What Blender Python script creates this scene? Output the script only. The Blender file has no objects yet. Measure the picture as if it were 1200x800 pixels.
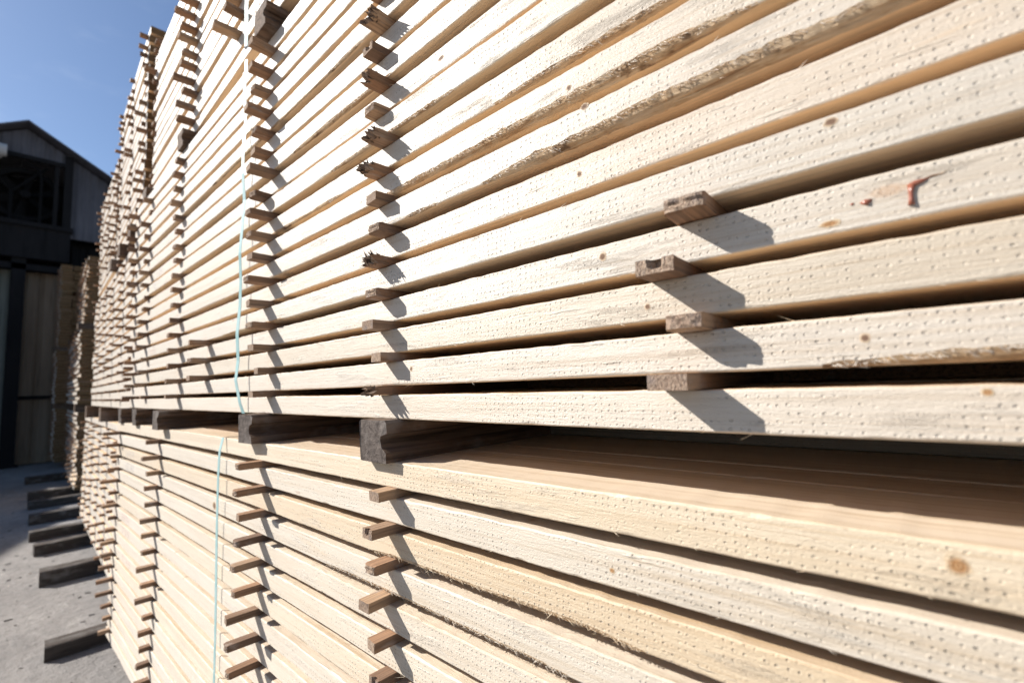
import bpy, math, random
from mathutils import Vector, Matrix, noise

# ------------------------------------------------------------------ basics
sc = bpy.context.scene
col = sc.collection
rnd = random.Random(7)
H = 1.40                       # eye height over the yard
SUN = Vector((1.0, -1.35, -1.15)).normalized()   # the way the sunlight travels

def tag(o, label=None, cat=None, group=None, kind=None):
    if label: o['label'] = label
    if cat: o['category'] = cat
    if group: o['group'] = group
    if kind: o['kind'] = kind
    return o

class MB:
    """collects faces, then links them as ONE mesh object"""
    def __init__(s): s.v = []; s.f = []; s.m = []
    def face(s, idx, m=0): s.f.append(tuple(idx)); s.m.append(m)
    def add(s, vs): b = len(s.v); s.v += [tuple(p) for p in vs]; return b
    def box(s, a, b, m=0):
        x0, y0, z0 = a; x1, y1, z1 = b
        i = s.add([(x0,y0,z0),(x1,y0,z0),(x1,y1,z0),(x0,y1,z0),(x0,y0,z1),(x1,y0,z1),(x1,y1,z1),(x0,y1,z1)])
        for q in ((0,3,2,1),(4,5,6,7),(0,1,5,4),(1,2,6,5),(2,3,7,6),(3,0,4,7)):
            s.face([i+k for k in q], m)
    def spike(s, p, d, r, m=0):
        p = Vector(p); d = Vector(d); n = d.normalized()
        a = n.orthogonal().normalized(); b = n.cross(a)
        i = s.add([p+a*r, p-a*r*.5+b*r*.87, p-a*r*.5-b*r*.87, p+d])
        s.face((i,i+1,i+3), m); s.face((i+1,i+2,i+3), m); s.face((i+2,i,i+3), m)
    def tube(s, pts, r, n=8, m=0, cap=True):
        rings = []
        for k, p in enumerate(pts):
            p = Vector(p)
            d = Vector(pts[min(k+1, len(pts)-1)]) - Vector(pts[max(k-1, 0)])
            d.normalize(); a = d.cross(Vector((0.31,0.22,0.93))).normalized(); b = d.cross(a)
            rr = r[k] if isinstance(r, (list, tuple)) else r
            rings.append(s.add([p + (a*math.cos(t)+b*math.sin(t))*rr for t in [2*math.pi*q/n for q in range(n)]]))
        for k in range(len(rings)-1):
            for q in range(n):
                s.face((rings[k]+q, rings[k]+(q+1)%n, rings[k+1]+(q+1)%n, rings[k+1]+q), m)
        if cap:
            s.face([rings[0]+q for q in range(n)][::-1], m); s.face([rings[-1]+q for q in range(n)], m)
    def mesh(s, name, mats, smooth=False):
        me = bpy.data.meshes.new(name); me.from_pydata(s.v, [], s.f)
        for m in mats: me.materials.append(m)
        me.polygons.foreach_set('material_index', s.m)
        if smooth: me.polygons.foreach_set('use_smooth', [True]*len(s.f))
        me.update(); return me
    def build(s, name, mats, parent=None, loc=(0,0,0), rz=0, smooth=False):
        o = bpy.data.objects.new(name, s.mesh(name, mats, smooth)); col.objects.link(o)
        o.location = loc; o.rotation_euler = (0,0,rz)
        if parent: o.parent = parent
        return o

def place(name, me, loc, rot=(0,0,0), parent=None):
    o = bpy.data.objects.new(name, me); col.objects.link(o)
    o.location = loc; o.rotation_euler = rot
    if parent: o.parent = parent
    return o
def empty(name, loc, rz=0):
    o = bpy.data.objects.new(name, None); col.objects.link(o); o.location = loc; o.rotation_euler = (0,0,rz); return o

# ------------------------------------------------------------------ materials
class NT:
    def __init__(s, name):
        s.mat = bpy.data.materials.new(name); s.mat.use_nodes = True
        s.t = s.mat.node_tree; s.n = s.t.nodes; s.l = s.t.links
        s.bsdf = s.n['Principled BSDF']
        s.tc = s.n.new('ShaderNodeTexCoord'); s.oi = s.n.new('ShaderNodeObjectInfo')
    def put(s, sock, val):
        if hasattr(val, 'is_output') or isinstance(val, bpy.types.NodeSocket): s.l.new(val, sock)
        else: sock.default_value = val
    def math(s, op, a, b=0.0, c=None, clamp=False):
        n = s.n.new('ShaderNodeMath'); n.operation = op; n.use_clamp = clamp
        s.put(n.inputs[0], a); s.put(n.inputs[1], b)
        if c is not None: s.put(n.inputs[2], c)
        return n.outputs[0]
    def vmath(s, op, a, b):
        n = s.n.new('ShaderNodeVectorMath'); n.operation = op
        s.put(n.inputs[0], a); s.put(n.inputs[1], b); return n.outputs[0]
    def coords(s, scale, seed=True, src='Object'):
        v = s.tc.outputs[src]
        if seed:
            c = s.n.new('ShaderNodeCombineXYZ'); r = s.oi.outputs['Random']
            s.put(c.inputs[0], s.math('MULTIPLY', r, 3.1)); s.put(c.inputs[1], s.math('MULTIPLY', r, 57.0)); s.put(c.inputs[2], s.math('MULTIPLY', r, 7.7))
            v = s.vmath('ADD', v, c.outputs[0])
        return s.vmath('MULTIPLY', v, scale)
    def noise(s, vec, scale=1.0, detail=3.0, rough=.5, dist=0.0):
        n = s.n.new('ShaderNodeTexNoise'); s.put(n.inputs['Vector'], vec)
        n.inputs['Scale'].default_value = scale; n.inputs['Detail'].default_value = detail
        n.inputs['Roughness'].default_value = rough; n.inputs['Distortion'].default_value = dist
        return n.outputs['Fac']
    def ramp(s, fac, stops):
        n = s.n.new('ShaderNodeValToRGB'); s.put(n.inputs[0], fac)
        el = n.color_ramp.elements
        while len(el) < len(stops): el.new(.5)
        for e, (p, c) in zip(el, stops): e.position = p; e.color = (c[0], c[1], c[2], 1)
        return n.outputs[0]
    def mix(s, fac, a, b, mode='MIX'):
        n = s.n.new('ShaderNodeMix'); n.data_type = 'RGBA'; n.blend_type = mode
        s.put(n.inputs['Factor'], fac)
        for k, v in (('A', a), ('B', b)):
            sk = [i for i in n.inputs if i.name == k and i.type == 'RGBA'][0]
            s.put(sk, v if not isinstance(v, tuple) else (*v[:3], 1))
        return [o for o in n.outputs if o.type == 'RGBA'][0]
    def rng(s, v, a, b, c=0.0, d=1.0, smooth=True):
        n = s.n.new('ShaderNodeMapRange'); n.interpolation_type = 'SMOOTHSTEP' if smooth else 'LINEAR'
        s.put(n.inputs[0], v)
        for i, q in enumerate((a, b, c, d)): n.inputs[i+1].default_value = q
        return n.outputs[0]
    def bump(s, h, dist, strength=1.0, prev=None):
        n = s.n.new('ShaderNodeBump'); s.put(n.inputs['Height'], h)
        n.inputs['Distance'].default_value = dist; n.inputs['Strength'].default_value = strength
        if prev is not None: s.l.new(prev, n.inputs['Normal'])
        return n.outputs[0]
    def done(s, color=None, rough=.6, spec=.3, normal=None, metal=0.0):
        b = s.bsdf
        if color is not None: s.put(b.inputs['Base Color'], color if not isinstance(color, tuple) else (*color[:3], 1))
        s.put(b.inputs['Roughness'], rough); s.put(b.inputs['Specular IOR Level'], spec); b.inputs['Metallic'].default_value = metal
        if normal is not None: s.l.new(normal, b.inputs['Normal'])
        return s.mat

def sawn(name, c_hi, c_lo, c_str, dents=1.0, inner=((.70,.51,.33), (.78,.61,.42))):
    """fresh sawn softwood with rows of roller dents on the narrow face"""
    t = NT(name)
    r = t.oi.outputs['Random']
    big = t.noise(t.coords((6, 1.3, 22)), 1, 3, .55, .3)
    grain = t.noise(t.coords((120, 2.2, 190)), 1, 4, .6, .25)
    fine = t.noise(t.coords((420, 14, 700)), 1, 2, .6)
    c = t.ramp(big, [(.25, c_lo), (.55, c_hi), (.8, tuple(q*.97+.02 for q in c_hi))])
    sx = t.n.new('ShaderNodeSeparateXYZ'); t.l.new(t.tc.outputs['Normal'], sx.inputs[0])
    front = t.rng(sx.outputs[0], -.80, -.93)
    cw = t.ramp(big, [(.25, inner[0]), (.6, inner[1])])
    c = t.mix(t.rng(sx.outputs[0], -.55, -.90), cw, c)
    c = t.mix(t.rng(grain, .47, .72, 0, .75), c, c_str)
    band = t.noise(t.coords((30, .9, 75)), 1, 2, .5, .6)
    c = t.mix(t.rng(band, .56, .70, 0, .45), c, tuple(q*.93 for q in c_str))
    stain = t.noise(t.coords((14, 5.5, 26)), 1, 4, .65, .5)
    c = t.mix(t.rng(stain, .64, .78, 0, .5), c, (.52,.37,.22))
    c = t.mix(t.rng(fine, .55, .8, 0, .25), c, tuple(q*.75 for q in c_str))
    # per board tint
    tint = t.ramp(r, [(0, (.93,.89,.82)), (.2, (1.0,.99,.97)), (.4, (1.03,.99,.95)), (.55, (.97,.975,.98)), (.75, (1.02,1.0,.95)), (.9, (1.0,.95,.90)), (1, (.95,.89,.80))])
    c = t.mix(1.0, c, tint, 'MULTIPLY')
    # faint grey-blue weathering patches and rare small knots
    wx = t.noise(t.coords((3, 4.0, 60)), 1, 3, .6)
    c = t.mix(t.rng(wx, .66, .82, 0, .16), c, (.42,.37,.31))
    v = t.n.new('ShaderNodeTexVoronoi'); v.feature = 'F1'; t.put(v.inputs['Vector'], t.coords((4.0, 4.0, 15.0)))
    v.inputs['Scale'].default_value = 1.0; v.inputs['Randomness'].default_value = 1.0
    kn = t.rng(v.outputs['Distance'], .07, .03)
    t_k = t.math('MULTIPLY', kn, t.rng(t.noise(t.coords((40, 40, 40)), 1, 2, .5), .38, .55))
    c = t.mix(t.math('MULTIPLY', t_k, .75), c, (.30,.17,.085))
    # dents
    wob = t.noise(t.coords((30, 45, 45)), 1, 2, .5)
    wob2 = t.vmath('MULTIPLY', t.n.new('ShaderNodeCombineXYZ').outputs[0], (1,1,1))
    cx = t.n.new('ShaderNodeCombineXYZ'); sp = t.n.new('ShaderNodeSeparateXYZ'); t.l.new(t.tc.outputs['Object'], sp.inputs[0])
    t.put(cx.inputs[0], t.math('ADD', t.math('DIVIDE', sp.outputs[1], .0096), t.math('MULTIPLY', wob, 1.0)))
    t.put(cx.inputs[1], t.math('ADD', t.math('DIVIDE', sp.outputs[2], .0086), t.math('MULTIPLY', r, 9.0)))
    dv = t.n.new('ShaderNodeTexVoronoi'); dv.voronoi_dimensions = '2D'; dv.inputs['Scale'].default_value = 1
    dv.inputs['Randomness'].default_value = .28; t.l.new(cx.outputs[0], dv.inputs['Vector'])
    dent = t.rng(dv.outputs['Distance'], .20, .07)
    sc2 = t.n.new('ShaderNodeSeparateColor'); t.l.new(dv.outputs['Color'], sc2.inputs[0])
    each = t.rng(sc2.outputs[0], .05, .8, .15, 1.0, False)
    chip = t.math('MULTIPLY', t.rng(dv.outputs['Distance'], .50, .34), t.rng(sc2.outputs[1], .45, .75))   # torn rim of some dents
    keep = t.rng(t.noise(t.coords((9, 7.0, 40)), 1, 2, .5), .36, .56)
    per = t.rng(t.noise(t.coords((90, 90, 110)), 1, 1, .5), .32, .52)
    amt = t.math('MULTIPLY', t.math('MULTIPLY', front, keep), per)
    hgt = t.math('SUBTRACT', t.math('MULTIPLY', chip, .07), t.math('MULTIPLY', dent, each))
    hgt = t.math('MULTIPLY', hgt, amt)
    nrm = t.bump(hgt, .0020*dents, 1.0)
    rough = t.noise(t.coords((300, 34, 360)), 1, 4, .65)
    tear = t.rng(t.noise(t.coords((80, 9, 120)), 1, 3, .6), .655, .76)
    nrm = t.bump(rough, .0011, .8, nrm)
    fuzz = t.noise(t.coords((700, 330, 700)), 1, 4, .7)
    nrm = t.bump(fuzz, .0010, .85, nrm)
    nrm = t.bump(tear, .0014, .8, nrm)
    pm = t.math('MULTIPLY', front, t.rng(t.noise(t.coords((12, 5.0, 34)), 1, 3, .6, .4), .56, .68))
    fib = t.noise(t.coords((190, 60, 320)), 1, 5, .75, .8)
    nrm = t.bump(t.math('MULTIPLY', t.rng(fib, .35, .68), pm), .0011, .8, nrm)
    c = t.mix(t.math('MULTIPLY', pm, t.rng(fib, .56, .40, 0, .25)), c, tuple(q*.95 for q in c_str))
    t.put(t.bsdf.inputs['Sheen Weight'], t.math('MULTIPLY', front, .60)); t.bsdf.inputs['Sheen Roughness'].default_value = .45; t.bsdf.inputs['Sheen Tint'].default_value = (1, .95, .88, 1)
    return t.done(c, t.rng(fine, .3, .7, .38, .50), .6, nrm)

M_WOOD = sawn('sawn_spruce', (.55,.488,.41), (.515,.445,.36), (.455,.365,.27))
M_WOODY = sawn('sawn_pine_yellow', (.575,.478,.35), (.54,.43,.295), (.47,.345,.215), 1.3, ((.58,.465,.34), (.65,.545,.425)))

M_WOODP = sawn('sawn_pine_pale', (.565,.487,.39), (.53,.442,.335), (.465,.36,.245), 1.3, ((.60,.49,.37), (.66,.56,.445)))
M_GAPDARK = sawn('darkened_gap_board', (.17,.135,.105), (.12,.095,.075), (.09,.07,.055), .6, ((.15,.11,.08), (.20,.155,.12)))  # sawn wood darkened in colour to put shade behind the gaps

def wane_mat():
    t = NT('wane_bark')
    n = t.noise(t.coords((160, 16, 240)), 1, 5, .7, .6); b = t.noise(t.coords((24, 9, 50)), 1, 4, .6)
    c = t.ramp(n, [(.28,(.20,.11,.055)), (.46,(.43,.27,.145)), (.66,(.64,.49,.32))])
    c = t.mix(t.rng(b, .44, .60, 0, .85), c, (.60,.46,.31))
    d = t.noise(t.coords((20, 14, 40)), 1, 4, .6)
    c = t.mix(t.rng(d, .56, .66, 0, .85), c, (.15,.085,.045))
    return t.done(c, .8, .15, t.bump(n, .004, 1.0))
M_WANE = wane_mat()

def stick_mat():
    t = NT('weathered_stick')
    r = t.oi.outputs['Random']
    g = t.noise(t.coords((5, 160, 200)), 1, 4, .6, .2)
    base = t.ramp(r, [(0,(.23,.13,.075)), (.3,(.35,.205,.12)), (.55,(.15,.09,.06)), (.8,(.43,.28,.17)), (1,(.21,.14,.10))])
    c = t.mix(t.rng(g, .42, .68, 0, .6), base, (.10,.065,.045))
    w = t.noise(t.coords((18, 40, 40)), 1, 3, .6)
    c = t.mix(t.rng(w, .55, .72, 0, .5), c, (.36,.31,.275))
    return t.done(c, .75, .2, t.bump(g, .0012, .8))
M_STICK = stick_mat()
def stick_end_mat():
    t = NT('stick_end_grain')
    n = t.noise(t.coords((1, 520, 260)), 1, 3, .6, .5); b = t.noise(t.coords((60, 60, 60)), 1, 3, .5)
    c = t.ramp(n, [(.35,(.15,.098,.07)), (.55,(.40,.295,.215)), (.7,(.52,.41,.31))])
    c = t.mix(t.rng(t.oi.outputs['Random'], 0, 1, 0, .55), c, (.25,.175,.13))
    c = t.mix(t.rng(b, .5, .7, 0, .6), c, (.20,.165,.15))
    return t.done(c, .9, .1, t.bump(n, .0035, 1.0))
M_SEND = stick_end_mat()
def bark_mat():
    t = NT('dark_bark')
    n = t.noise(t.coords((90, 90, 90)), 1, 4, .65)
    return t.done(t.ramp(n, [(.3,(.05,.032,.022)), (.6,(.17,.12,.085)), (.75,(.32,.26,.21))]), .9, .1, t.bump(n, .005, 1))
M_BARK = bark_mat()
def timber_mat(name, a, b, cgrey):
    t = NT(name)
    g = t.noise(t.coords((3, 70, 90)), 1, 5, .62, .3); w = t.noise(t.coords((9, 14, 14)), 1, 4, .6)
    c = t.ramp(g, [(.32, a), (.6, b), (.78, tuple(q*1.25 for q in b))])
    c = t.mix(t.rng(w, .48, .68, 0, .65), c, cgrey)
    return t.done(c, .85, .15, t.bump(g, .004, 1))
M_BOLST = timber_mat('old_bolster_timber', (.05,.032,.022), (.15,.10,.07), (.20,.165,.14))
M_BEND = timber_mat('old_bolster_end', (.045,.035,.03), (.115,.093,.08), (.18,.155,.138))
M_BUNK = timber_mat('dusty_ground_timber', (.035,.027,.022), (.075,.062,.054), (.17,.16,.15))
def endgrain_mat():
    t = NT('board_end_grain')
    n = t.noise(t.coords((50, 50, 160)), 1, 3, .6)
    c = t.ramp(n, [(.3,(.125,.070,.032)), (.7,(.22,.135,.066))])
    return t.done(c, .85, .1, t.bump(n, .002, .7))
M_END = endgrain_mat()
def ground_mat():
    t = NT('dusty_concrete')
    a = t.noise(t.coords((1.1,1.1,1.1), False), 1, 5, .6); b = t.noise(t.coords((16,16,16), False), 1, 5, .7); f = t.noise(t.coords((140,140,140), False), 1, 3, .7)
    str_ = t.noise(t.coords((7,2.0,5), False), 1, 5, .65, .8)
    c = t.ramp(a, [(.3,(.225,.209,.197)), (.7,(.325,.303,.284))])
    c = t.mix(t.rng(t.noise(t.coords((3.2,2.0,3), False), 1, 5, .7, .6), .50, .68, 0, .6), c, (.19,.18,.172))
    c = t.mix(t.rng(b, .45, .75, 0, .55), c, (.15,.142,.135))
    c = t.mix(t.rng(str_, .52, .72, 0, .5), c, (.42,.395,.365))
    c = t.mix(t.rng(f, .6, .75, 0, .5), c, (.42,.36,.28))
    n = t.bump(b, .03, .8); n = t.bump(f, .006, 1, n)
    return t.done(c, .9, .15, n)
M_GROUND = ground_mat()
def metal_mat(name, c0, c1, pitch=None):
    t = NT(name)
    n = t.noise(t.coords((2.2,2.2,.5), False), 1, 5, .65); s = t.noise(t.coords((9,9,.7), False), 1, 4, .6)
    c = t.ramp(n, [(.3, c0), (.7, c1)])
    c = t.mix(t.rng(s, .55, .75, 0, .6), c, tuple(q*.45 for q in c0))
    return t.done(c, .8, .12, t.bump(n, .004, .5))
M_CORR = metal_mat('grey_corrugated_steel', (.075,.072,.078), (.14,.135,.147))
M_STEEL = metal_mat('dark_painted_steel', (.010,.0095,.010), (.022,.02,.02))
M_DARK = metal_mat('dark_recess_panel', (.006,.0056,.0055), (.013,.0122,.012))  # near-black tone for recess, fan, struts and walls
M_TARP = metal_mat('pale_green_curtain', (.13,.14,.12), (.20,.205,.175))
M_TARPB = metal_mat('brown_grey_curtain', (.24,.175,.12), (.34,.255,.18))
M_PALE = metal_mat('pale_duct_metal', (.42,.41,.40), (.55,.53,.51))
def strap_mat():
    t = NT('pale_teal_strap')
    n = t.noise(t.coords((5,5,40)), 1, 3, .6)
    return t.done(t.ramp(n, [(.3,(.36,.58,.56)), (.7,(.50,.67,.64))]), .35, .5)
M_STRAP = strap_mat()
def knot_mat(name, a, b, c3):
    t = NT(name)
    n = t.noise(t.coords((500,320,320)), 1, 4, .65, .8)
    sp = t.n.new('ShaderNodeVectorMath'); sp.operation = 'LENGTH'; t.l.new(t.vmath('MULTIPLY', t.tc.outputs['Generated'], (0,1,1)), sp.inputs[0])
    d = t.n.new('ShaderNodeVectorMath'); d.operation = 'DISTANCE'; t.l.new(t.vmath('MULTIPLY', t.tc.outputs['Generated'], (0,1,1)), d.inputs[0]); d.inputs[1].default_value = (0,.5,.5)
    rad = d.outputs['Value']
    rings = t.math('SINE', t.math('ADD', t.math('MULTIPLY', rad, 42), t.math('MULTIPLY', n, 7)))
    c = t.mix(t.rng(rings, -.6, .9, 0, .7), a, b)
    c = t.mix(t.rng(t.math('ADD', rad, t.math('MULTIPLY', n, .25)), .34, .60), c, c3)
    c = t.mix(t.rng(n, .56, .70, 0, .8), c, tuple(q*.4 for q in a))
    return t.done(c, .7, .2, t.bump(n, .0015, 1.0))
M_KNOTD = knot_mat('dark_knot', (.13,.075,.05), (.30,.19,.12), (.56,.43,.30))
M_KNOTO = knot_mat('orange_knot', (.27,.13,.05), (.50,.31,.155), (.56,.44,.30))
M_RESIN = NT('red_brown_resin').done((.25,.085,.05), .22, .6)
def ink_mat(name, c):
    t = NT(name); n = t.noise(t.coords((300,300,300)), 1, 2, .5)
    m = t.done(c, .7, .2)
    t.put(t.bsdf.inputs['Alpha'], t.rng(n, .40, .60, .05, .55)); return m
M_INKP = ink_mat('faded_pink_ink', (.62,.34,.32)); M_INKB = ink_mat('faded_blue_ink', (.36,.38,.46))

# ------------------------------------------------------------------ boards
BH, GAP = .0468, .0177
P = BH + GAP
def board_mesh(name, y0, y1, w, seg, seed, wane=(), ragged=0.0, warp=.002, hairs=0, fine=None, mat=M_WOOD, tear=1.0):
    """one sawn board: x 0..w (0 = the sawn edge we look at), z 0..BH. wane = [(ya, yb, depth)] bark left on the lower corner"""
    m = MB(); r = random.Random(seed)
    sd = seed*13.37
    def N(y, f, k): return noise.noise(Vector((y*f, sd+k*5.1, k*3.3)))
    ys = []; y = y0
    while y < y1-1e-4:
        ys.append(y); y += .0065 if fine and fine[0] < y < fine[1] else seg
    ys.append(y1)
    prev = None; edges = []
    for i, y in enumerate(ys):
        dx = warp*N(y, .9, 1) + .0009*N(y, 9, 2)
        dz = .0014*N(y, .7, 3)
        cb = .0022+.0016*tear*max(0, N(y, 14, 4))+.004*tear*max(0, N(y, 3.1, 5)-.25)
        ct = .0020+.0013*tear*max(0, N(y, 16, 6))+.003*tear*max(0, N(y, 2.7, 7)-.3)
        cbz = cb*(1+.3*N(y, 30, 8)); wn = False
        for (ya, yb, dp) in wane:
            if ya < y < yb:
                e = min(1, (y-ya)/.16, (yb-y)/.16); e = e*e*(3-2*e)
                k = dp*e*(.80+.42*N(y, 5, 9)+.09*N(y, 16, 10)+.08*N(y, 90, 11)+.05*r.uniform(-1,1))
                if k > cb: cb = k*.85; cbz = k; wn = k > .0035
        top = BH+dz+ragged*.0012*N(y, 40, 13); bot = dz*.6-.0004
        edge = .0006*N(y, 60, 12)*tear
        if fine:
            nick = max(0, N(y, 30, 21)-.36)*.007+max(0, N(y, 130, 22)-.25)*.0022
            nickt = max(0, N(y, 27, 23)-.38)*.007+max(0, N(y, 120, 24)-.25)*.0022
            cb += nick*.55; cbz += nick; ct += nickt
        if wn: edges.append((y, dx, bot+cbz))
        ring = [(dx+cb, bot), (dx+cb*.35, bot+cbz*.42), (dx, bot+cbz+edge), (dx-.0003, BH*.5), (dx, top-ct+edge), (dx+ct*.35, top-ct*.3), (dx+ct, top),
                (w*.5, top), (w-.003, top), (w, top-.003), (w, bot+.003), (w-.003, bot), (w*.5, bot)]
        b = m.add([(p[0], y, p[1]) for p in ring]); L = len(ring)
        if prev is not None:
            for q in range(L):
                mi = 1 if (q in (0, 1) and (wn or pw)) else 0
                m.face((prev+q, b+q, b+(q+1)%L, prev+(q+1)%L), mi)
        else: m.face([b+q for q in range(L)], 2)
        prev = b; pw = wn
    m.face([prev+q for q in range(L)][::-1], 2)
    for k in range(hairs):                                     # torn fibres along the sawn arrises
        y = y0+(y1-y0)*r.random()
        if r.random() < .7: z, dzz = .001, -1
        else: z, dzz = BH-.001, 1
        ln = r.uniform(.003, .010) if r.random() < .85 else r.uniform(.012, .024)
        m.spike((.001, y, z), (r.uniform(-.5,.0)*ln, r.choice((-1,1))*ln*r.uniform(.6,1), dzz*ln*r.uniform(.0,.5)), r.uniform(.0003,.0006))
    if fine:                                                   # stringy fibres hanging over the wane
        for (y, dx, z) in edges:
            if not fine[0] < y < fine[1]: continue
            for q in range(5):
                ln = r.uniform(.003, .011)*(1 if r.random() < .92 else 2)
                m.spike((dx-.0002+r.uniform(0,.002), y+r.uniform(-.003,.003), z-r.uniform(-.001,.004)), (r.uniform(-.35,.15)*ln, r.choice((-1,-1,1))*ln*r.uniform(.4,1), r.uniform(-.7,.15)*ln), r.uniform(.0003,.0007))
    return m.mesh(name, [mat, M_WANE, M_END])

ORD = ['lowest','second','third','fourth','fifth','sixth','seventh','eighth','ninth','tenth','eleventh','twelfth','thirteenth','fourteenth',
       'fifteenth','sixteenth','seventeenth','eighteenth','nineteenth','twentieth']

# A package: x of its face at Y=yp, yaw, z of its underside (relative to the eye), layers
class Pack:
    def __init__(s, name, x, yp, yaw, z0, n, y0, y1):
        s.name, s.x, s.yp, s.yaw, s.z0, s.n, s.y0, s.y1 = name, x, yp, math.radians(yaw), z0, n, y0, y1
    def pos(s, y, d=0.0, z=0.0):
        """world point at distance y along the pile, d in front (-) or behind (+) of the face"""
        t = math.tan(s.yaw)
        return Vector((s.x+(y-s.yp)*t+d, y, z+H))
    def zl(s, k): return s.z0+k*P

SURF = {}
def face_dx(o, yl):
    sd, wp = SURF[o.name]
    return wp*noise.noise(Vector((yl*.9, sd+5.1, 3.3)))+.0009*noise.noise(Vector((yl*9, sd+10.2, 6.6)))
BOARDS = 'sawn boards in the lumber piles'
def fill(pk, widths, jit, seg, wanes={}, hairs=0, y1j=.03, mat=M_WOOD, tear=1.0, xoff={}, yaws={}, warp=.0025, tilt=.0011, depth_fn=None):
    out = []
    for k in range(pk.n):
        dep = 0
        ws = widths if depth_fn is None else depth_fn(k)
        for j, w in enumerate(ws):
            front = j == 0
            wl = [(a-pk.yp, b-pk.yp, d) for a, b, d in wanes.get(k, ())]
            jj = (xoff.get(k, rnd.uniform(-jit, jit)) if front else 0)
            sdd = rnd.randrange(9999)
            bm_ = mat(k) if callable(mat) else mat
            me = board_mesh('lumber_board', pk.y0-pk.yp, pk.y1-pk.yp+rnd.uniform(-y1j, y1j), w-.004, seg if front else .5, sdd,
                            wl if front else (), 1.0, warp if front else .001, hairs if front else 0, mat=bm_, tear=tear if front else 0.2, fine=(-.25-pk.yp, 1.05-pk.yp) if front and hairs > 50 else None)
            o = place('lumber_board', me, (pk.x+dep+jj, pk.yp, pk.zl(k)+H), (rnd.uniform(-tilt, tilt) if front and 0 < k < pk.n-1 else 0, 0, -pk.yaw-math.radians(yaws.get(k, 0))))
            SURF[o.name] = (sdd*13.37, warp)
            if not front: o.location.x += .003
            look = 'pale sawn board'
            if front and k in wanes: look = 'sawn board with bark along its lower edge'
            if front: lab = f'{look}, {ORD[k]} layer of the {pk.name}'
            else: lab = f'inner sawn board, {ORD[k]} layer of the {pk.name}, {ORD[j]} in from the face' if j > 1 else f'inner sawn board, {ORD[k]} layer of the {pk.name}, just behind the face'
            tag(o, lab, 'board', BOARDS)
            out.append((k, j, o)); dep += w
    return out

A1 = Pack('lower package, near pile', .515, .6, -.15, -.140-17*P-BH, 18, -1.3, 3.42)
A2 = Pack('middle package, near pile', .530, .6, .35, -.0605, 18, -1.3, 3.36)
A3 = Pack('upper package, near pile', .545, 1.4, 1.7, -.0605+18*P-GAP+.080, 16, -1.0, 3.30)

A2W = {1:[(-1.3,.12,.013),(.16,.40,.005)], 4:[(1.2,1.9,.006)], 6:[(-.3,.56,.021),(.55,.8,.008)], 7:[(.05,.9,.014)], 8:[(.0,.55,.012),(.9,1.5,.008)],
       2:[(-.6,-.02,.006)], 9:[(.5,1.1,.007)], 11:[(.7,1.3,.01)], 13:[(.8,2.0,.008)]}
A1W = {15:[(.2,.9,.010)], 14:[(.3,1.1,.008)]}
ws4 = (.184, .095, .184)
b2 = fill(A2, ws4, .007, .012, A2W, 90, xoff={0:.000,1:.002,2:.001,3:.007,4:-.004,5:.004,6:-.006,7:-.003,8:.002,9:-.005,10:.006,11:-.002,12:.004,13:-.006})
b1 = fill(A1, ws4, .004, .014, A1W, 60, mat=lambda k: M_WOODY if k in (17, 15, 11, 6) else M_WOODP, warp=.0012, xoff={k: -(17-k)*.0007+rnd.uniform(-.0010,.0010) for k in range(18)}, depth_fn=lambda k: (.184,.095,.184,.140,.184) if k == 17 else ws4)
b3 = fill(A3, (.184,.184,.184), .006, .03, {}, 20, yaws={15: 3.0, 14: 1.0}, xoff={15: -.004})
front2 = {k: o for k, j, o in b2 if j == 0}; front1 = {k: o for k, j, o in b1 if j == 0}

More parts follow.
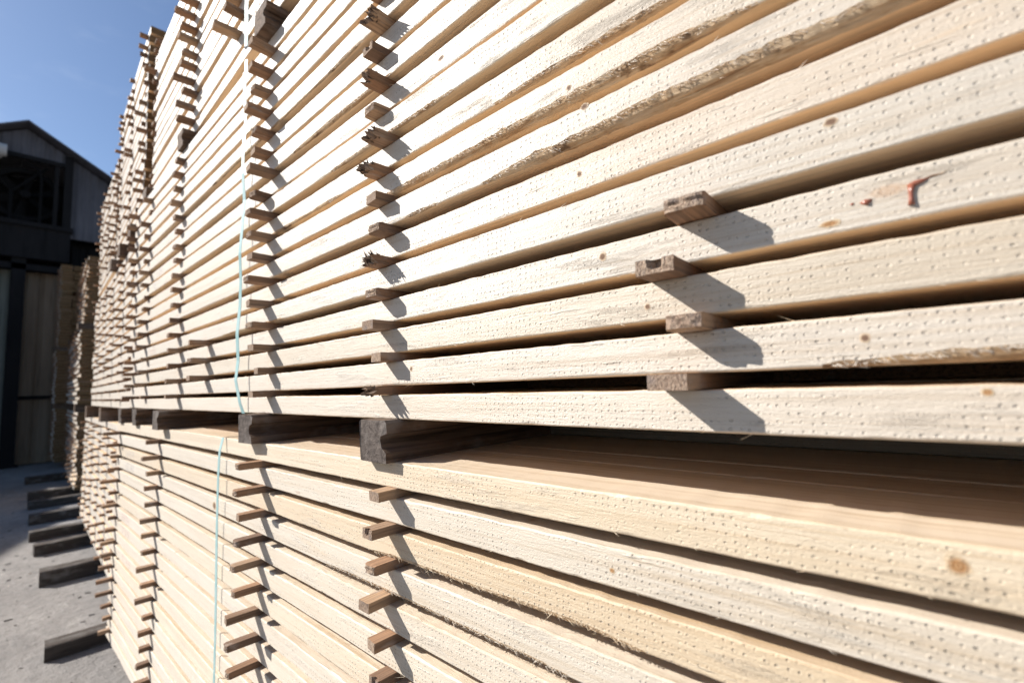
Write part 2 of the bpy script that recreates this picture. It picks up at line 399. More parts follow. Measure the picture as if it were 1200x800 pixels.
# ------------------------------------------------------------------ stacking sticks
SW, SH, SL = .040, .0175, .56
def stick_mesh(kind, seed):
    m = MB(); r = random.Random(seed); w = SW*r.uniform(.86, 1.12); h = SH
    # end cut into a grid so that the tip can be square, chipped or torn
    ny, nz = (4, 2) if kind == 'clean' else (7, 4)
    nx = 5
    xs = [0, .006, .02, .06, SL]
    def tipx(a, b):
        if kind == 'clean': return r.uniform(-.0007, .0007)+.002*(a-.5)
        if kind == 'worn': return .004*noise.noise(Vector((a*4, b*3, seed)))+.006*max(0, abs(a-.5)-.32)*6*.3
        if kind == 'notch': return (.012 if .30 < a < .62 and b > .25 else 0)+r.uniform(-.0005,.0005)
        return r.uniform(-.014, .012)
    grid = {}
    for i, x in enumerate(xs):
        for a in range(ny+1):
            for b in range(nz+1):
                if 0 < a < ny and 0 < b < nz and i: continue
                fa, fb = a/ny, b/nz
                xx = x+(tipx(fa, fb) if i == 0 else 0)
                rg = .0011 if kind != 'clean' and i < 3 else .0004
                y = (fa-.5)*w+noise.noise(Vector((x*30, fb*2, seed+.5)))*rg; z = fb*h
                if kind == 'worn' and i == 0: y *= .93; z = h*.5+(z-h*.5)*.85
                if kind != 'clean' and i < 3: z = min(h, max(0, z-abs(noise.noise(Vector((x*40, fa*3, seed))))*rg*1.2*(1 if fb > .5 else -1)))
                grid[i, a, b] = m.add([(xx, y, z)])
    for a in range(ny):
        for b in range(nz):
            m.face((grid[0,a,b], grid[0,a,b+1], grid[0,a+1,b+1], grid[0,a+1,b]), 1)
    for i in range(nx-1):
        for a in range(ny):
            m.face((grid[i,a,0], grid[i,a+1,0], grid[i+1,a+1,0], grid[i+1,a,0])); m.face((grid[i,a,nz], grid[i+1,a,nz], grid[i+1,a+1,nz], grid[i,a+1,nz]))
        for b in range(nz):
            m.face((grid[i,0,b], grid[i+1,0,b], grid[i+1,0,b+1], grid[i,0,b+1])); m.face((grid[i,ny,b], grid[i,ny,b+1], grid[i+1,ny,b+1], grid[i+1,ny,b]))
    m.face([grid[nx-1,0,0], grid[nx-1,ny,0], grid[nx-1,ny,nz], grid[nx-1,0,nz]])
    if kind in ('torn', 'shaggy'):
        q = 22 if kind == 'torn' else 46
        for k in range(q):
            y = r.uniform(-.5,.5)*w; z = r.uniform(0,1)*h; ln = r.uniform(.006,.018) if kind == 'torn' else r.uniform(.010,.026)
            m.spike((r.uniform(-.004,.012), y, z), (-ln*r.uniform(.1,.9), r.uniform(-.5,.5)*ln, ln*r.uniform(-.3,.8 if kind == 'shaggy' else .4)), r.uniform(.0010,.0042), 2)
    return m.mesh('stacking_stick', [M_STICK, M_SEND, M_BARK])
SM = {k: [stick_mesh(k, 11*s+len(k)) for s in range(n)] for k, n in (('clean', 5), ('worn', 5), ('notch', 2), ('torn', 4), ('shaggy', 3))}
LOOK = {'clean':'square cut stacking stick', 'worn':'weathered stacking stick', 'notch':'notched stacking stick', 'torn':'stacking stick with torn end', 'shaggy':'bark-shaggy stacking stick'}
NSTICK = [0]
def stick(pk, g, y, prot, colname, kind=None, skew=None, dz=0.0, wscale=1.0):
    """stick in the gap above layer g, its right-hand edge near y, standing out by prot"""
    kind = kind or rnd.choice(('clean','clean','clean','worn','worn','notch' if rnd.random() < .3 else 'clean'))
    me = rnd.choice(SM[kind]); p = pk.pos(y, -prot, pk.zl(g)+BH+dz)
    sk = math.radians(rnd.uniform(-5, 5) if skew is None else skew)
    o = place('stacking_stick', me, (p.x, p.y+math.tan(sk)*-prot*0, p.z), (0, 0, sk-pk.yaw)); o.scale.y = wscale
    tag(o, f'{LOOK[kind]} above {ORD[g]} layer, {colname}, {pk.name}', 'stick', 'sticks spacing the lumber layers')
    NSTICK[0] += 1
    return o

# middle package: the near column has only four long ends, the rest are cut flush
for g, y, pr, kd, ws in ((0,.203,.046,'clean',1.08), (1,.184,.038,'worn',1.1), (2,.210,.043,'notch',1.15), (3,.176,.037,'worn',1.12)):
    stick(A2, g, y, pr, 'nearest column', kd, 2, wscale=ws)
c2 = {0:'torn',1:'clean',2:'clean',3:'worn',4:'shaggy',5:'worn',6:'clean',7:'shaggy',8:'torn',9:'worn',10:'torn',11:'notch',12:'torn',13:'clean',14:'worn',15:'torn',16:'clean'}
for g in range(17):
    stick(A2, g, .80+rnd.uniform(-.012,.012), rnd.uniform(.031,.040), 'second column', c2[g], rnd.uniform(-4,3))
    stick(A2, g, 1.40+rnd.uniform(-.015,.015), rnd.uniform(.044,.066) if rnd.random() < .8 else .036, 'strapped column', rnd.choice(('clean','clean','worn')))
    stick(A2, g, 2.36+rnd.uniform(-.02,.02), rnd.uniform(.026,.045), 'fourth column')
    stick(A2, g, 2.98+rnd.uniform(-.02,.02), rnd.uniform(.01,.045), 'fifth column')
    stick(A2, g, 3.31+rnd.uniform(-.01,.01), rnd.uniform(.02,.05), 'end column')
for g in (1,2,3): stick(A2, g, 1.97+rnd.uniform(-.01,.01), .055, 'short middle column')
# lower package
for g in range(17):
    if g > 8: stick(A1, g, .77+rnd.uniform(-.014,.014), rnd.uniform(.034,.050), 'second column', rnd.choice(('clean','worn','clean','notch')), rnd.uniform(-6,6), wscale=.8)
    if g > 4: stick(A1, g, 1.38+rnd.uniform(-.015,.015), rnd.uniform(.060,.082), 'strapped column', rnd.choice(('clean','worn')), wscale=.72)
    stick(A1, g, 2.49+rnd.uniform(-.02,.02), rnd.uniform(.040,.068), 'fourth column', wscale=.72)
    stick(A1, g, 3.36+rnd.uniform(-.015,.015), rnd.uniform(.03,.075), 'end column', wscale=.72)
# upper package
for g in range(15):
    stick(A3, g, 1.72+rnd.uniform(-.03,.03), rnd.uniform(.05,.09), 'strapped column') if g in (1,2,3,4,6) else None
    stick(A3, g, 2.36+rnd.uniform(-.02,.02), rnd.uniform(.05,.085), 'fourth column')
    stick(A3, g, 3.27+rnd.uniform(-.01,.01), rnd.uniform(.002,.02) if g != 11 else .06, 'end column')

# strip added lengthwise deep in the lowest gap, to stop daylight showing through
m = MB(); m.box((0,-1.9,0),(.05,2.7,GAP-.0004))
tag(m.build('stacking_stick', [M_STICK], None, (.93,.6,A2.zl(0)+BH+.0001+H)), 'added light-blocking strip lying lengthwise inside the lowest gap, middle package, near pile', 'stick', 'sticks spacing the lumber layers')

# ------------------------------------------------------------------ bolsters between the packages
def bolster_mesh(h, seed, w=.088):
    m = MB(); r = random.Random(seed)
    prof = [(-.5,0),(-.5,.24),(-.34,.36),(-.29,.52),(-.33,.63),(-.52,.70),(-.53,.93),(-.45,1),(.47,1),(.5,.96),(.5,.03),(.46,0)]   # y across, z up
    xs = [0,.004,.02,.08,.3,1.05]; rings = []
    for i, x in enumerate(xs):
        vs = []
        for (a, b) in prof:
            q = noise.noise(Vector((a*6, b*6+x*7, seed*3.1)))
            z = b*h; y = a*w+(q*.002 if i else q*.0035)
            if 0.02 < b < .98: z += q*.0015
            vs.append((x+(noise.noise(Vector((a*9,b*9,seed)))*.004 if i == 0 else 0), y, z))
        rings.append(m.add(vs))
    L = len(prof)
    for i in range(len(xs)-1):
        for q in range(L): m.face((rings[i]+q, rings[i]+(q+1)%L, rings[i+1]+(q+1)%L, rings[i+1]+q))
    m.face([rings[0]+q for q in range(L)][::-1], 1); m.face([rings[-1]+q for q in range(L)])
    return m.mesh('bolster', [M_BOLST, M_BOLST if seed > 9 else M_BEND])
hb1 = A2.z0-(A1.zl(17)+BH)-.0008; hb3 = A3.z0-(A2.zl(17)+BH)-.0008
BG = 'bolsters between the lumber packages'
for i, (y, pr, lab) in enumerate(((.795,.036,'dark notched square timber under the middle package, nearest and largest'), (1.42,.052,'dark square timber under the middle package, beside the teal strap'),
        (2.40,.065,'dark square timber under the middle package, third from the right'), (2.92,.05,'short brown timber under the middle package, fourth from the right'),
        (3.30,.05,'brown timber under the far end of the middle package'))):
    p = A2.pos(y, -pr, A1.zl(17)+BH+.0004)
    tag(place('bolster', bolster_mesh(hb1, i+1), p, (0,0,math.radians(rnd.uniform(-2,2)))), lab, 'timber', BG)
for i, (y, pr, lab) in enumerate(((1.40,.045,'dark timber under the upper package, at the top edge of the photo'), (2.36,.05,'brown square timber under the upper package, second along'),
        (3.18,.05,'brown timber under the far end of the upper package'))):
    p = A3.pos(y, -pr, A2.zl(17)+BH+.0004)
    tag(place('bolster', bolster_mesh(hb3, i+11), p, (0,0,math.radians(rnd.uniform(-2,2)))), lab, 'timber', BG)

# ------------------------------------------------------------------ strap
def strap(name, pts, w, lab, pk):
    m = MB(); prev = None
    for k, (y, d, z) in enumerate(pts):
        p = pk.pos(y, d, z); tw = .25*math.sin(k*1.3); hw = Vector((w*.14, -w*.48, 0))
        o_ = Vector((-.0004, .0004, 0)); hw *= 1+.3*tw; p = p-Vector((w*.3, 0, 0)); b = m.add([p-hw+o_, p+hw+o_, p+hw-o_, p-hw-o_])
        if prev is not None:
            for q in range(4): m.face((prev+q, prev+(q+1)%4, b+(q+1)%4, b+q))
        prev = b
    return tag(m.build(name, [M_STRAP], smooth=False), lab, 'strap')
pts = [(1.555,.16,A2.z0-.003),(1.556,.03,A2.z0-.004),(1.557,-.006,A2.z0-.002),(1.565,-.014,A2.z0+.03),(1.58,-.022,A2.z0+.10)]
for k in range(12): pts.append((1.58-.006*k*.4+.005*math.sin(k*.8), -.016-.004*math.sin(k*1.9), A2.z0+.16+k*.085))
pts += [(1.555,-.016,A2.z0+1.10),(1.556,-.015,A2.z0+1.14)]
strap('packing_strap', pts, .0125, 'thin pale teal strap round the middle package, beside its column of long sticks', A2)
strap('packing_strap', [(1.615,-.012,A3.z0+.005),(1.60,-.016,A3.z0+.06)]+[(1.59-.01*k*.3,-.02,A3.z0+.12+.1*k) for k in range(9)], .016, 'pale strap round the upper package, at the top edge of the photo', A3)
strap('packing_strap', [(1.665,.12,A1.zl(17)+BH+.002),(1.665,-.004,A1.zl(17)+BH+.002),(1.668,-.012,A1.zl(17)+.01)]+[(1.67+.003*math.sin(k),-.014,A1.zl(17)-.06-.1*k) for k in range(11)], .0095, 'thin teal strap round the lower package', A1)

# ------------------------------------------------------------------ knots, resin, marks on the boards (parts of their board)
def blob(parent, name, y, z, ry, rz, mat, seed, th=.0001, label=None):
    m = MB(); n = 16; r = random.Random(seed)
    def ringpts(s, x): return [(x, math.cos(t)*ry*s*(1+.45*noise.noise(Vector((math.cos(t)*1.5, math.sin(t)*1.5, seed)))), math.sin(t)*rz*s*(1+.40*noise.noise(Vector((math.cos(t)*2, math.sin(t)*2, seed+4))))) for t in [2*math.pi*q/n for q in range(n)]]
    a = m.add(ringpts(1, .004)); b = m.add(ringpts(1.0, 0)); c = m.add(ringpts(.55, -th)); d = m.add([(-th*.6, 0, 0)])
    for q in range(n):
        m.face((a+q, b+q, b+(q+1)%n, a+(q+1)%n)); m.face((b+q, c+q, c+(q+1)%n, b+(q+1)%n)); m.face((c+q, d, c+(q+1)%n))
    o = m.build(name, [mat], parent, (face_dx(parent, y-parent.location.y)-.0004, y-parent.location.y, z), smooth=False)
    if label: o['label'] = label
    return o
for (k, y, z, ry, rz, mt) in ((1,.033,.025,.0048,.0045,M_KNOTD), (0,-.040,.040,.004,.0035,M_KNOTO), (4,.042,.040,.0055,.0045,M_KNOTD), (5,.33,.024,.005,.0045,M_KNOTD), (6,.31,.045,.006,.005,M_KNOTD),
        (2,.24,.018,.004,.004,M_KNOTD), (3,.30,.030,.006,.006,M_KNOTD), (3,.050,.010,.010,.0035,M_KNOTO), (7,.335,.020,.0045,.004,M_KNOTD), (10,.62,.025,.008,.005,M_KNOTD), (1,.72,.03,.005,.005,M_KNOTD)):
    blob(front2[k], 'knot', y, z, ry, rz, mt, k*7+1)
for (k, y, z, ry, rz, mt) in ((17,-.010,.030,.0085,.0085,M_KNOTO), (16,.30,.02,.004,.0035,M_KNOTO), (14,1.75,.02,.018,.013,M_KNOTD)):
    blob(front1[k], 'knot', y, z, ry, rz, mt, k*5+2)
rb = front2[3]
M_STAIN = knot_mat('rusty_resin_stain', (.47,.34,.24), (.50,.40,.31), (.52,.45,.37))
blob(rb, 'resin_stain', .006, .029, .022, .0075, M_STAIN, 77)
m = MB(); m.tube([(.0002,-.036,.0335),(-.0001,-.030,.0312),(.0001,-.024,.0310),(-.0002,-.016,.0292),(.0000,-.010,.0282),(-.0002,-.004,.0275),(.0002,.001,.0268)], [.0003,.0009,.0013,.0009,.0014,.0010,.0004], 8)
m.build('resin_split', [M_KNOTD], rb, (face_dx(rb, -.01-rb.location.y)+.0003, -rb.location.y, .002), smooth=True)
m = MB()
m.tube([(-.001,-.010,.0278),(-.0013,-.0092,.021),(-.0015,-.0088,.014),(-.0012,-.0086,.0095)], [.0030,.0019,.0018,.0027], 8)
m.tube([(-.0002,-.022,.030),(-.0007,-.017,.0288),(-.0008,-.012,.0278),(-.0004,-.007,.0272)], [.0006,.0019,.0026,.0010], 8)
m.tube([(-.0003,.018,.0225),(-.001,.0225,.0205),(-.0004,.027,.0215)], [.0010,.0032,.0008], 8); m.tube([(-.0003,.031,.0225),(-.0008,.033,.022),(-.0003,.035,.0225)], [.0005,.0014,.0005], 8)
m.build('resin_drip', [M_RESIN], rb, (face_dx(rb, -.01-rb.location.y)+.0003, -rb.location.y, .002), smooth=True)

def stamp(parent, y, mat, seed, n=9):
    m = MB(); r = random.Random(seed)
    for k in range(n):
        yy = y-parent.location.y-k*.022; x = face_dx(parent, yy)-.0012; h0, h1 = .010, .040
        st = [((yy,h0),(yy,h1)), ((yy-.012,h0),(yy-.012,h1)), ((yy,h1),(yy-.012,h1)), ((yy,.025),(yy-.012,.025)), ((yy,h0),(yy-.012,h0))]
        for a, b in r.sample(st, r.choice((2,3,3,4))):
            d = Vector((0, b[0]-a[0], b[1]-a[1])).normalized(); q = Vector((0,-d.z,d.y))*.0016
            p0, p1 = Vector((x,*a)), Vector((x,*b)); i = m.add([p0-q,p1-q,p1+q,p0+q]); m.face((i,i+1,i+2,i+3))
    m.build('ink_mark', [mat], parent)
for k, y, mt, sd in ((15,3.16,M_INKB,1),(14,3.14,M_INKB,2),(10,3.18,M_INKP,3),(9,3.15,M_INKP,4),(7,3.12,M_INKP,5)): stamp(front1[k], y, mt, sd)
for k, y, mt, sd in ((9,2.86,M_INKB,6),(10,2.85,M_INKB,7),(4,2.9,M_INKP,8)): stamp(front2[k], y, mt, sd, 7)

# ------------------------------------------------------------------ the far piles
def pile_sticks(pk, cols, lo, hi, individual, acc):
    for k in range(pk.n-1):
        for ci, y in enumerate(cols):
            pr = rnd.uniform(lo, hi)
            if rnd.random() < .12: pr *= .3
            if individual(k, ci):
                stick(pk, k, y+rnd.uniform(-.03,.03), pr, f'{ORD[ci]} far column', rnd.choice(('clean','worn')), wscale=.8)
            else:
                p = pk.pos(y+rnd.uniform(-.04,.04), -pr, pk.zl(k)+BH)
                acc.box((p.x, p.y-.017, p.z), (p.x+pr+.2, p.y+.017, p.z+SH-.0004))
acc = MB()
BX = lambda y: .595+(y-3.5)*math.tan(math.radians(2.4))
far = [Pack('lower package, second pile', .600, 3.56, 2.6, -1.27, 17, 3.56, 7.0), Pack('middle package, second pile', .600, 3.60, 2.9, -.075, 17, 3.60, 6.5),
       Pack('upper package, second pile', .600, 3.50, 3.1, 1.09, 20, 3.50, 4.95), Pack('rear upper package, second pile', .682, 5.02, 3.1, 1.09, 15, 5.02, 6.55)]
for i, pk in enumerate(far):
    fill(pk, (.184,), .005, .4, {}, 0, .07, tear=.3)
    cols = [pk.y0+.05+.60*c for c in range(9) if pk.y0+.05+.60*c < pk.y1]
    pile_sticks(pk, cols, .015, .055, lambda k, c: c < 1, acc)
back_blockers = [Pack('lower package of the light-blocking pile added behind', 1.33, 1, 0, -1.235, 17, -2.5, 4.2), Pack('middle package of the light-blocking pile added behind', 1.012, 1, 0, -.140+.0006, 19, -2.5, 4.2)]  # unseen packs added to keep sky light out of the gaps
for pk in back_blockers: fill(pk, (.184,), .008, .05, {}, 0, mat=M_GAPDARK)
third = [Pack('lower package, third pile', .90, 9.0, 3, -1.27, 17, 9.0, 12.2), Pack('middle package, third pile', .89, 9.0, 3, -.075, 17, 9.0, 12.2),
         Pack('upper package, third pile', .93, 9.0, 4, 1.09, 16, 9.1, 12.0)]
fourth = [Pack('lower package, fourth pile', .98, 13.3, 2, -1.27, 17, 13.3, 14.2), Pack('middle package, fourth pile', .96, 13.3, 2, -.075, 17, 13.25, 14.2),
          Pack('upper package, fourth pile', .97, 13.3, 3, 1.09, 17, 13.3, 14.1), Pack('topmost package, fourth pile', .97, 13.3, 3, 2.26, 9, 13.3, 14.1)]
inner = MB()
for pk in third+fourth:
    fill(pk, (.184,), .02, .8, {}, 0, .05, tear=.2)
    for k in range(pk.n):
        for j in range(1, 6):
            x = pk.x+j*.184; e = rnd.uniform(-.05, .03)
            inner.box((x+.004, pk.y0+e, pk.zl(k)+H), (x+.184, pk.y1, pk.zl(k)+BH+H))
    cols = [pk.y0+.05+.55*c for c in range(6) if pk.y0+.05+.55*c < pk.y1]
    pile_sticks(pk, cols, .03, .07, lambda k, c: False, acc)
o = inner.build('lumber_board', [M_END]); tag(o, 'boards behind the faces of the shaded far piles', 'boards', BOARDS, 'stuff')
o = acc.build('stacking_stick', [M_STICK]); tag(o, 'small stick ends bristling from the far lumber piles', 'sticks', 'sticks spacing the lumber layers', 'stuff')
for j, (ps, nm) in enumerate(((far, 'second'), (third, 'third'), (fourth, 'fourth'))):
    for lv in (0, 1):
        lo, hi = ps[lv], ps[lv+1]; z0 = lo.zl(lo.n-1)+BH+.0004; hh = hi.z0-z0-.0008
        for q in range(3):
            y = lo.y0+.1+q*(min(lo.y1,hi.y1)-lo.y0-.3)/2
            mb = MB(); mb.box((0,-.045,0),(.9,.045,hh)); p = lo.pos(y, -.04, z0)
            tag(mb.build('bolster', [M_BOLST], None, p), f'dark timber under the {"middle" if lv == 0 else "upper"} package of the {nm} pile, {("near end","middle","far end")[q]}', 'timber', BG)

# ------------------------------------------------------------------ timbers on the ground that carry the piles
def bunk(y, x0, x1, h, w, rz, lab):
    m = MB(); r = random.Random(int(y*100)); xs = [0,.01,.05,.15,.3,(x1-x0)]; rings = []
    for x in xs:
        q = noise.noise(Vector((x*5, y, 1)))*.006
        rings.append(m.add([(x,-w/2+q,0),(x,-w/2+q,h*.93),(x,-w/2+.008+q,h+q*.4),(x,w/2-.008,h+q*.3),(x,w/2+q,h*.93),(x,w/2+q,0)]))
    for i in range(len(xs)-1):
        for q in range(6): m.face((rings[i]+q, rings[i]+(q+1)%6, rings[i+1]+(q+1)%6, rings[i+1]+q))
    m.face([rings[0]+q for q in range(6)][::-1]); m.face([rings[-1]+q for q in range(6)])
    tag(m.build('ground_timber', [M_BUNK], None, (x0, y, 0.0005), math.radians(rz)), lab, 'timber', 'timbers under the lumber piles')
GH = A1.z0+H-.002
bunk(-.6, .40, 1.6, GH, .12, 0, 'dusty timber on the ground under the near end of the near pile, below the frame')
bunk(1.3, .42, 1.6, GH, .12, 0, 'dusty timber on the ground under the middle of the near pile')
for i, (y, x0, w, rz, lab) in enumerate(((3.70,.28,.12,-4,'nearest long dark timber sticking out onto the sunlit ground'), (5.15,.34,.14,-3,'short sunlit ground timber, second from the front'),
        (6.15,.36,.12,2,'pale topped ground timber, third from the front'), (6.80,.36,.12,0,'pale topped ground timber at the edge of the shade'),
        (7.70,.40,.14,0,'dark ground timber just inside the building shade'), (8.76,.44,.14,2,'dark ground timber deep in the building shade'), (9.5,.47,.14,0,'far dark ground timber under the third pile'), (11.4,.52,.14,0,'farthest dark ground timber'))):
    bunk(y, x0, 1.7, (.078,.11,.095,.095,.11,.10,.12,.12)[i], w, rz, lab)

# ------------------------------------------------------------------ ground
def sheet(name, x0, y0, x1, y1, z, mat, nx=1):
    m = MB(); i = m.add([(x0,y0,z),(x1,y0,z),(x1,y1,z),(x0,y1,z)]); m.face((i,i+1,i+2,i+3)); return m.build(name, [mat])
tag(sheet('ground', -900, -900, 900, 900, 0, M_GROUND), kind='structure')
# chips and pebbles lying on the yard
cm = MB(); r = random.Random(5)
for k in range(520):
    y = 2.2+6.5*r.random()**1.4; x = r.uniform(-.6, .62); s = .0012+.010*r.random()**3.5
    n = Vector((r.uniform(-1,1), r.uniform(-1,1), 0)).normalized(); l = s*r.uniform(1, 4)
    a = Vector((x, y, .0005)); b = a+n*l; t = Vector((-n.y, n.x, 0))*s*.5
    i = cm.add([a-t, b-t, b+t, a+t, a+Vector((0,0,s*.7)), b+Vector((0,0,s*.6))])
    for q in ((0,1,5,4),(1,2,5),(2,3,4,5),(3,0,4)): cm.face([i+z for z in q], 0 if k % 6 == 0 else 1)
tag(cm.build('wood_chips', [M_WOODY, M_BUNK]), 'small wood chips and grit scattered on the grey ground', 'chips', None, 'stuff')

# ------------------------------------------------------------------ the drying shed at the end of the row
YB = 14.5
def Zc(z): return z+H
shed = empty('drying_shed', (.39, YB, 0)); tag(shed, 'dark drying shed with a grey corrugated gable over a fan opening', 'shed')
AX, AZ, SL_ = .39, 6.10, .60; LX, RX = -2.3, 3.1
def roofz(x): return AZ-abs(x-AX)*SL_
def L(x, y, z): return (x-.39, y-YB, Zc(z))
def corr(m, x0, x1, zb, zt, y, pitch=.15, amp=.018):
    n = int((x1-x0)/pitch*4); prev = None
    for i in range(n+1):
        x = x0+(x1-x0)*i/n; yy = y+amp*(0, 1, 1, 0)[i % 4]
        a = m.add([L(x, yy, zb(x)), L(x, yy, zt(x)), L(x, yy+.06, zt(x)), L(x, yy+.06, zb(x))])
        if prev is not None:
            for q in range(4): m.face((prev+q, prev+(q+1)%4, a+(q+1)%4, a+q))
        prev = a
m = MB(); corr(m, 1.14, RX-.1, lambda x: 3.70, lambda x: roofz(x)-.06, YB); m.build('side_cladding', [M_CORR], shed)
m = MB(); corr(m, LX+.1, 1.12, lambda x: 5.42-.02*(x-.4), lambda x: roofz(x)-.06, YB-.02); m.build('gable_cladding', [M_CORR], shed)
m = MB()
for s in (-1, 1):
    xe = LX-.15 if s < 0 else RX+.15; ze = roofz(xe)
    i = m.add([L(AX,YB-.30,AZ), L(xe,YB-.30,ze), L(xe,YB+9,ze), L(AX,YB+9,AZ), L(AX,YB-.30,AZ+.04), L(xe,YB-.30,ze+.04), L(xe,YB+9,ze+.04), L(AX,YB+9,AZ+.04)])
    for q in ((0,1,2,3),(4,7,6,5),(0,4,5,1),(1,5,6,2),(2,6,7,3)): m.face([i+z for z in q])
m.build('roof', [M_CORR], shed)
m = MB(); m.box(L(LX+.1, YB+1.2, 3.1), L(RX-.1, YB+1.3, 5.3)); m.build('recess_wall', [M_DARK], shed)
m = MB(); m.box(L(LX, YB-.12, 3.10), L(1.16, YB+.25, 3.80)); m.box(L(LX, YB-.18, 3.80), L(1.20, YB+.3, 3.90)); m.box(L(LX, YB-.05, 2.85), L(1.5, YB+.2, 2.98)); m.build('crossbeam', [M_STEEL], shed)
m = MB(); m.box(L(1.02, YB-.06, 3.9), L(1.16, YB+.1, 5.62)); m.box(L(.86,YB-.02,3.9), L(.93,YB+.06,5.4)); m.build('corner_post', [M_STEEL], shed)
m = MB(); m.box(L(LX, YB-.06, 5.34), L(1.02, YB+.02, 5.43)); m.build('lintel', [M_STEEL], shed)
# big circulation fan with ring, blades and struts
fan = MB(); cxx, czz = .42, 4.62
for k in range(40):
    a0, a1 = 2*math.pi*k/40, 2*math.pi*(k+1)/40
    i = fan.add([L(cxx+math.cos(a)*rr, YB+d, czz+math.sin(a)*rr) for a in (a0, a1) for rr in (.50,.60) for d in (.25,.45)])
    for q in ((0,2,6,4),(1,5,7,3),(0,4,5,1),(2,3,7,6)): fan.face([i+z for z in q])
fan_o = fan.build('fan_ring', [M_DARK], shed)
bl = MB()
for k in range(6):
    a = 2*math.pi*k/6+.3; ca, sa = math.cos(a), math.sin(a)
    def q(rr, s, d): return L(cxx+ca*rr-sa*s, YB+.35+d, czz+sa*rr+ca*s)
    i = bl.add([q(.07,-.03,-.03),q(.07,.05,.03),q(.48,.13,.05),q(.48,-.05,-.05),q(.07,-.03,-.022),q(.07,.05,.038),q(.48,.13,.058),q(.48,-.05,-.042)])
    for f in ((0,1,2,3),(7,6,5,4),(0,4,5,1),(1,5,6,2),(2,6,7,3),(3,7,4,0)): bl.face([i+z for z in f])
bl.tube([L(cxx,YB+.20,czz), L(cxx,YB+.5,czz)], .09, 14)
bl.build('fan_blades', [M_DARK], fan_o)
m = MB(); m.tube([L(-.3,YB+.15,5.3), L(.2,YB+.15,4.6), L(.75,YB+.15,5.3)], .035); m.tube([L(.2,YB+.15,4.6), L(.2,YB+.15,3.9)], .035); m.tube([L(.66,YB+.1,3.9), L(.66,YB+.1,5.0), L(.60,YB+.1,5.2), L(.4,YB+.1,5.3)], .03)
m.build('strut', [M_DARK], shed)
m = MB(); m.tube([L(-.5,YB-.35,5.30), L(.10,YB-.35,5.30)], .13, 14); m.tube([L(.0,YB-.35,5.30), L(.0,YB+.1,5.30)], .04); m.build('vent_pipe', [M_PALE], shed)
for x in (.37, -2.0, 2.8):
    m = MB(); m.box(L(x-.10, YB-.05, -H), L(x+.12, YB+.2, 3.10)); m.box(L(x-.16, YB-.1, -H), L(x+.18, YB+.25, -H+.04)); m.build('post', [M_STEEL], shed)
def curtain(x0, x1, zt, mat, name):
    mm = MB(); n = int((x1-x0)/.04); prev = None
    for i in range(n+1):
        x = x0+(x1-x0)*i/n; yy = YB+.32+.03*math.sin(x*19)+.02*math.sin(x*43+1)
        a = mm.add([L(x, yy, -H+.02), L(x, yy-.02, .4), L(x, yy, zt), L(x, yy+.03, zt), L(x, yy+.03, -H+.02)])
        if prev is not None:
            for q in range(5): mm.face((prev+q, prev+(q+1)%5, a+(q+1)%5, a+q))
        prev = a
    return mm.build(name, [mat], shed)
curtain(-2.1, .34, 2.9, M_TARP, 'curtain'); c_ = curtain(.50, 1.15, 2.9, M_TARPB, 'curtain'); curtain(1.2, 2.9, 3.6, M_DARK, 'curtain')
m = MB(); m.box(L(LX+.3, YB+.45, -H), L(RX-.3, YB+.5, 3.7)); m.build('light_block_panel', [M_DARK], shed)  # panel added behind the curtains to stop light leaking past the post
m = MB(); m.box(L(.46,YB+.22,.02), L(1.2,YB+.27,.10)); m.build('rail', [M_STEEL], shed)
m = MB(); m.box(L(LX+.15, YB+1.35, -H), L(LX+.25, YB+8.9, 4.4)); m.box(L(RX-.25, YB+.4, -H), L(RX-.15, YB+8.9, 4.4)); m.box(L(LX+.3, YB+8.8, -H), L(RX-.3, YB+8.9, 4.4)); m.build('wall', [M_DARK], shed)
# unseen hall added left of it, placed and shaped to shade the far ground
hall = empty('added_shade_hall', (-8, YB, 0)); tag(hall, 'unseen tall hall added left of the drying shed to cast shade', 'hall')
m = MB(); hx0, hx1, ap = -13.0, -4.2, -7.3
prof = [(hx0,-H),(hx1,-H),(hx1,4.3),(ap,6.6),(hx0,4.0)]
i = m.add([(x+8, 0, z+H) for x, z in prof]+[(x+8, 10, z+H) for x, z in prof])
for q in range(5): m.face((i+q, i+(q+1)%5, i+5+(q+1)%5, i+5+q))
m.face([i+q for q in range(5)][::-1]); m.face([i+5+q for q in range(5)]); m.build('wall', [M_CORR], hall)

# ------------------------------------------------------------------ light
w = bpy.data.worlds.new('World'); sc.world = w; w.use_nodes = True
nt = w.node_tree; bg = nt.nodes['Background']
sky = nt.nodes.new('ShaderNodeTexSky'); sky.sky_type = 'NISHITA'; sky.sun_disc = False
to = -SUN; el = math.asin(to.z); az = math.atan2(to.x, to.y)
sky.sun_elevation = el; sky.sun_rotation = az; sky.air_density = 1.0; sky.dust_density = .8; sky.ozone_density = 4.5; sky.altitude = 200
tcw = nt.nodes.new('ShaderNodeTexCoord'); mp = nt.nodes.new('ShaderNodeMapping'); mp.inputs['Scale'].default_value = (2.2, 2.2, 6.0); nt.links.new(tcw.outputs['Generated'], mp.inputs[0])
cl = nt.nodes.new('ShaderNodeTexNoise'); cl.inputs['Scale'].default_value = 2.1; cl.inputs['Detail'].default_value = 6; cl.inputs['Roughness'].default_value = .6; nt.links.new(mp.outputs[0], cl.inputs['Vector'])
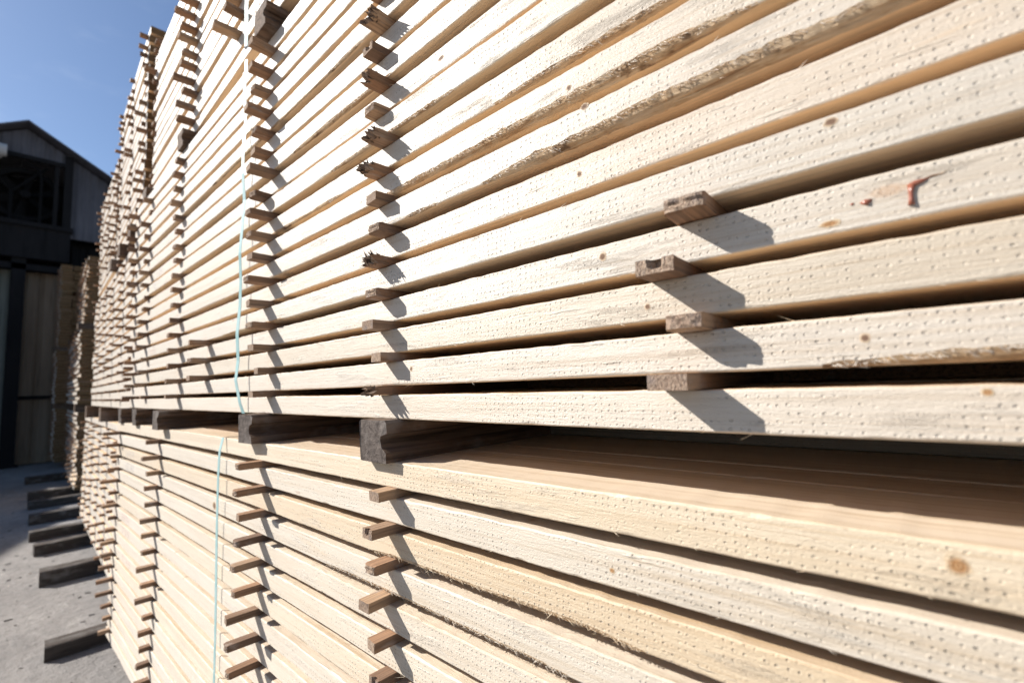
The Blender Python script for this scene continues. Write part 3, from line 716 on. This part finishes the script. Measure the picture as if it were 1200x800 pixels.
cr = nt.nodes.new('ShaderNodeMapRange'); cr.interpolation_type = 'SMOOTHSTEP'; nt.links.new(cl.outputs['Fac'], cr.inputs[0])
for q, v in enumerate((.50, .80, 0, .13)): cr.inputs[q+1].default_value = v
cmx = nt.nodes.new('ShaderNodeMix'); cmx.data_type = 'RGBA'; nt.links.new(cr.outputs[0], cmx.inputs[0]); nt.links.new(sky.outputs[0], cmx.inputs[6]); cmx.inputs[7].default_value = (9.0, 9.6, 10.6, 1)
nt.links.new(cmx.outputs[2], bg.inputs[0]); bg.inputs[1].default_value = .065
sl = bpy.data.lights.new('Sun', 'SUN'); sl.energy = 4.6; sl.angle = math.radians(.53); sl.color = (1, .965, .91)
so = bpy.data.objects.new('Sun', sl); col.objects.link(so); so.rotation_euler = SUN.to_track_quat('-Z', 'Y').to_euler(); so.location = (-5, 8, 12)

# ------------------------------------------------------------------ camera
v1, v2 = (-20., 471.), (1075., 432.)
a = (v1[0]-600, v1[1]-400); b = (v2[0]-600, v2[1]-400)
F = math.sqrt(-(a[0]*b[0]+a[1]*b[1]))
yv = Vector((a[0], a[1], F)).normalized(); xv = Vector((b[0], b[1], F)).normalized(); zv = xv.cross(yv)
right = Vector((xv[0], yv[0], zv[0])); down = Vector((xv[1], yv[1], zv[1])); fwd = Vector((xv[2], yv[2], zv[2]))
cd = bpy.data.cameras.new('Camera'); co = bpy.data.objects.new('Camera', cd); col.objects.link(co)
mw = Matrix.Identity(4)
for r_ in range(3): mw[r_][0] = right[r_]; mw[r_][1] = -down[r_]; mw[r_][2] = -fwd[r_]
mw[0][3], mw[1][3], mw[2][3] = 0, 0, H
co.matrix_world = mw
cd.sensor_width = 36; cd.lens = F/1200*36; cd.clip_start = .02; cd.clip_end = 3000
cd.dof.use_dof = True; cd.dof.focus_distance = .82; cd.dof.aperture_fstop = 3.0
sc.camera = co
sc.view_settings.view_transform = 'Standard'; sc.view_settings.look = 'None'; sc.view_settings.gamma = 1
sc.view_settings.exposure = .96
sc.cycles.use_denoising = True
sc.cycles.max_bounces = 10; sc.cycles.diffuse_bounces = 7
print('sticks', NSTICK[0])
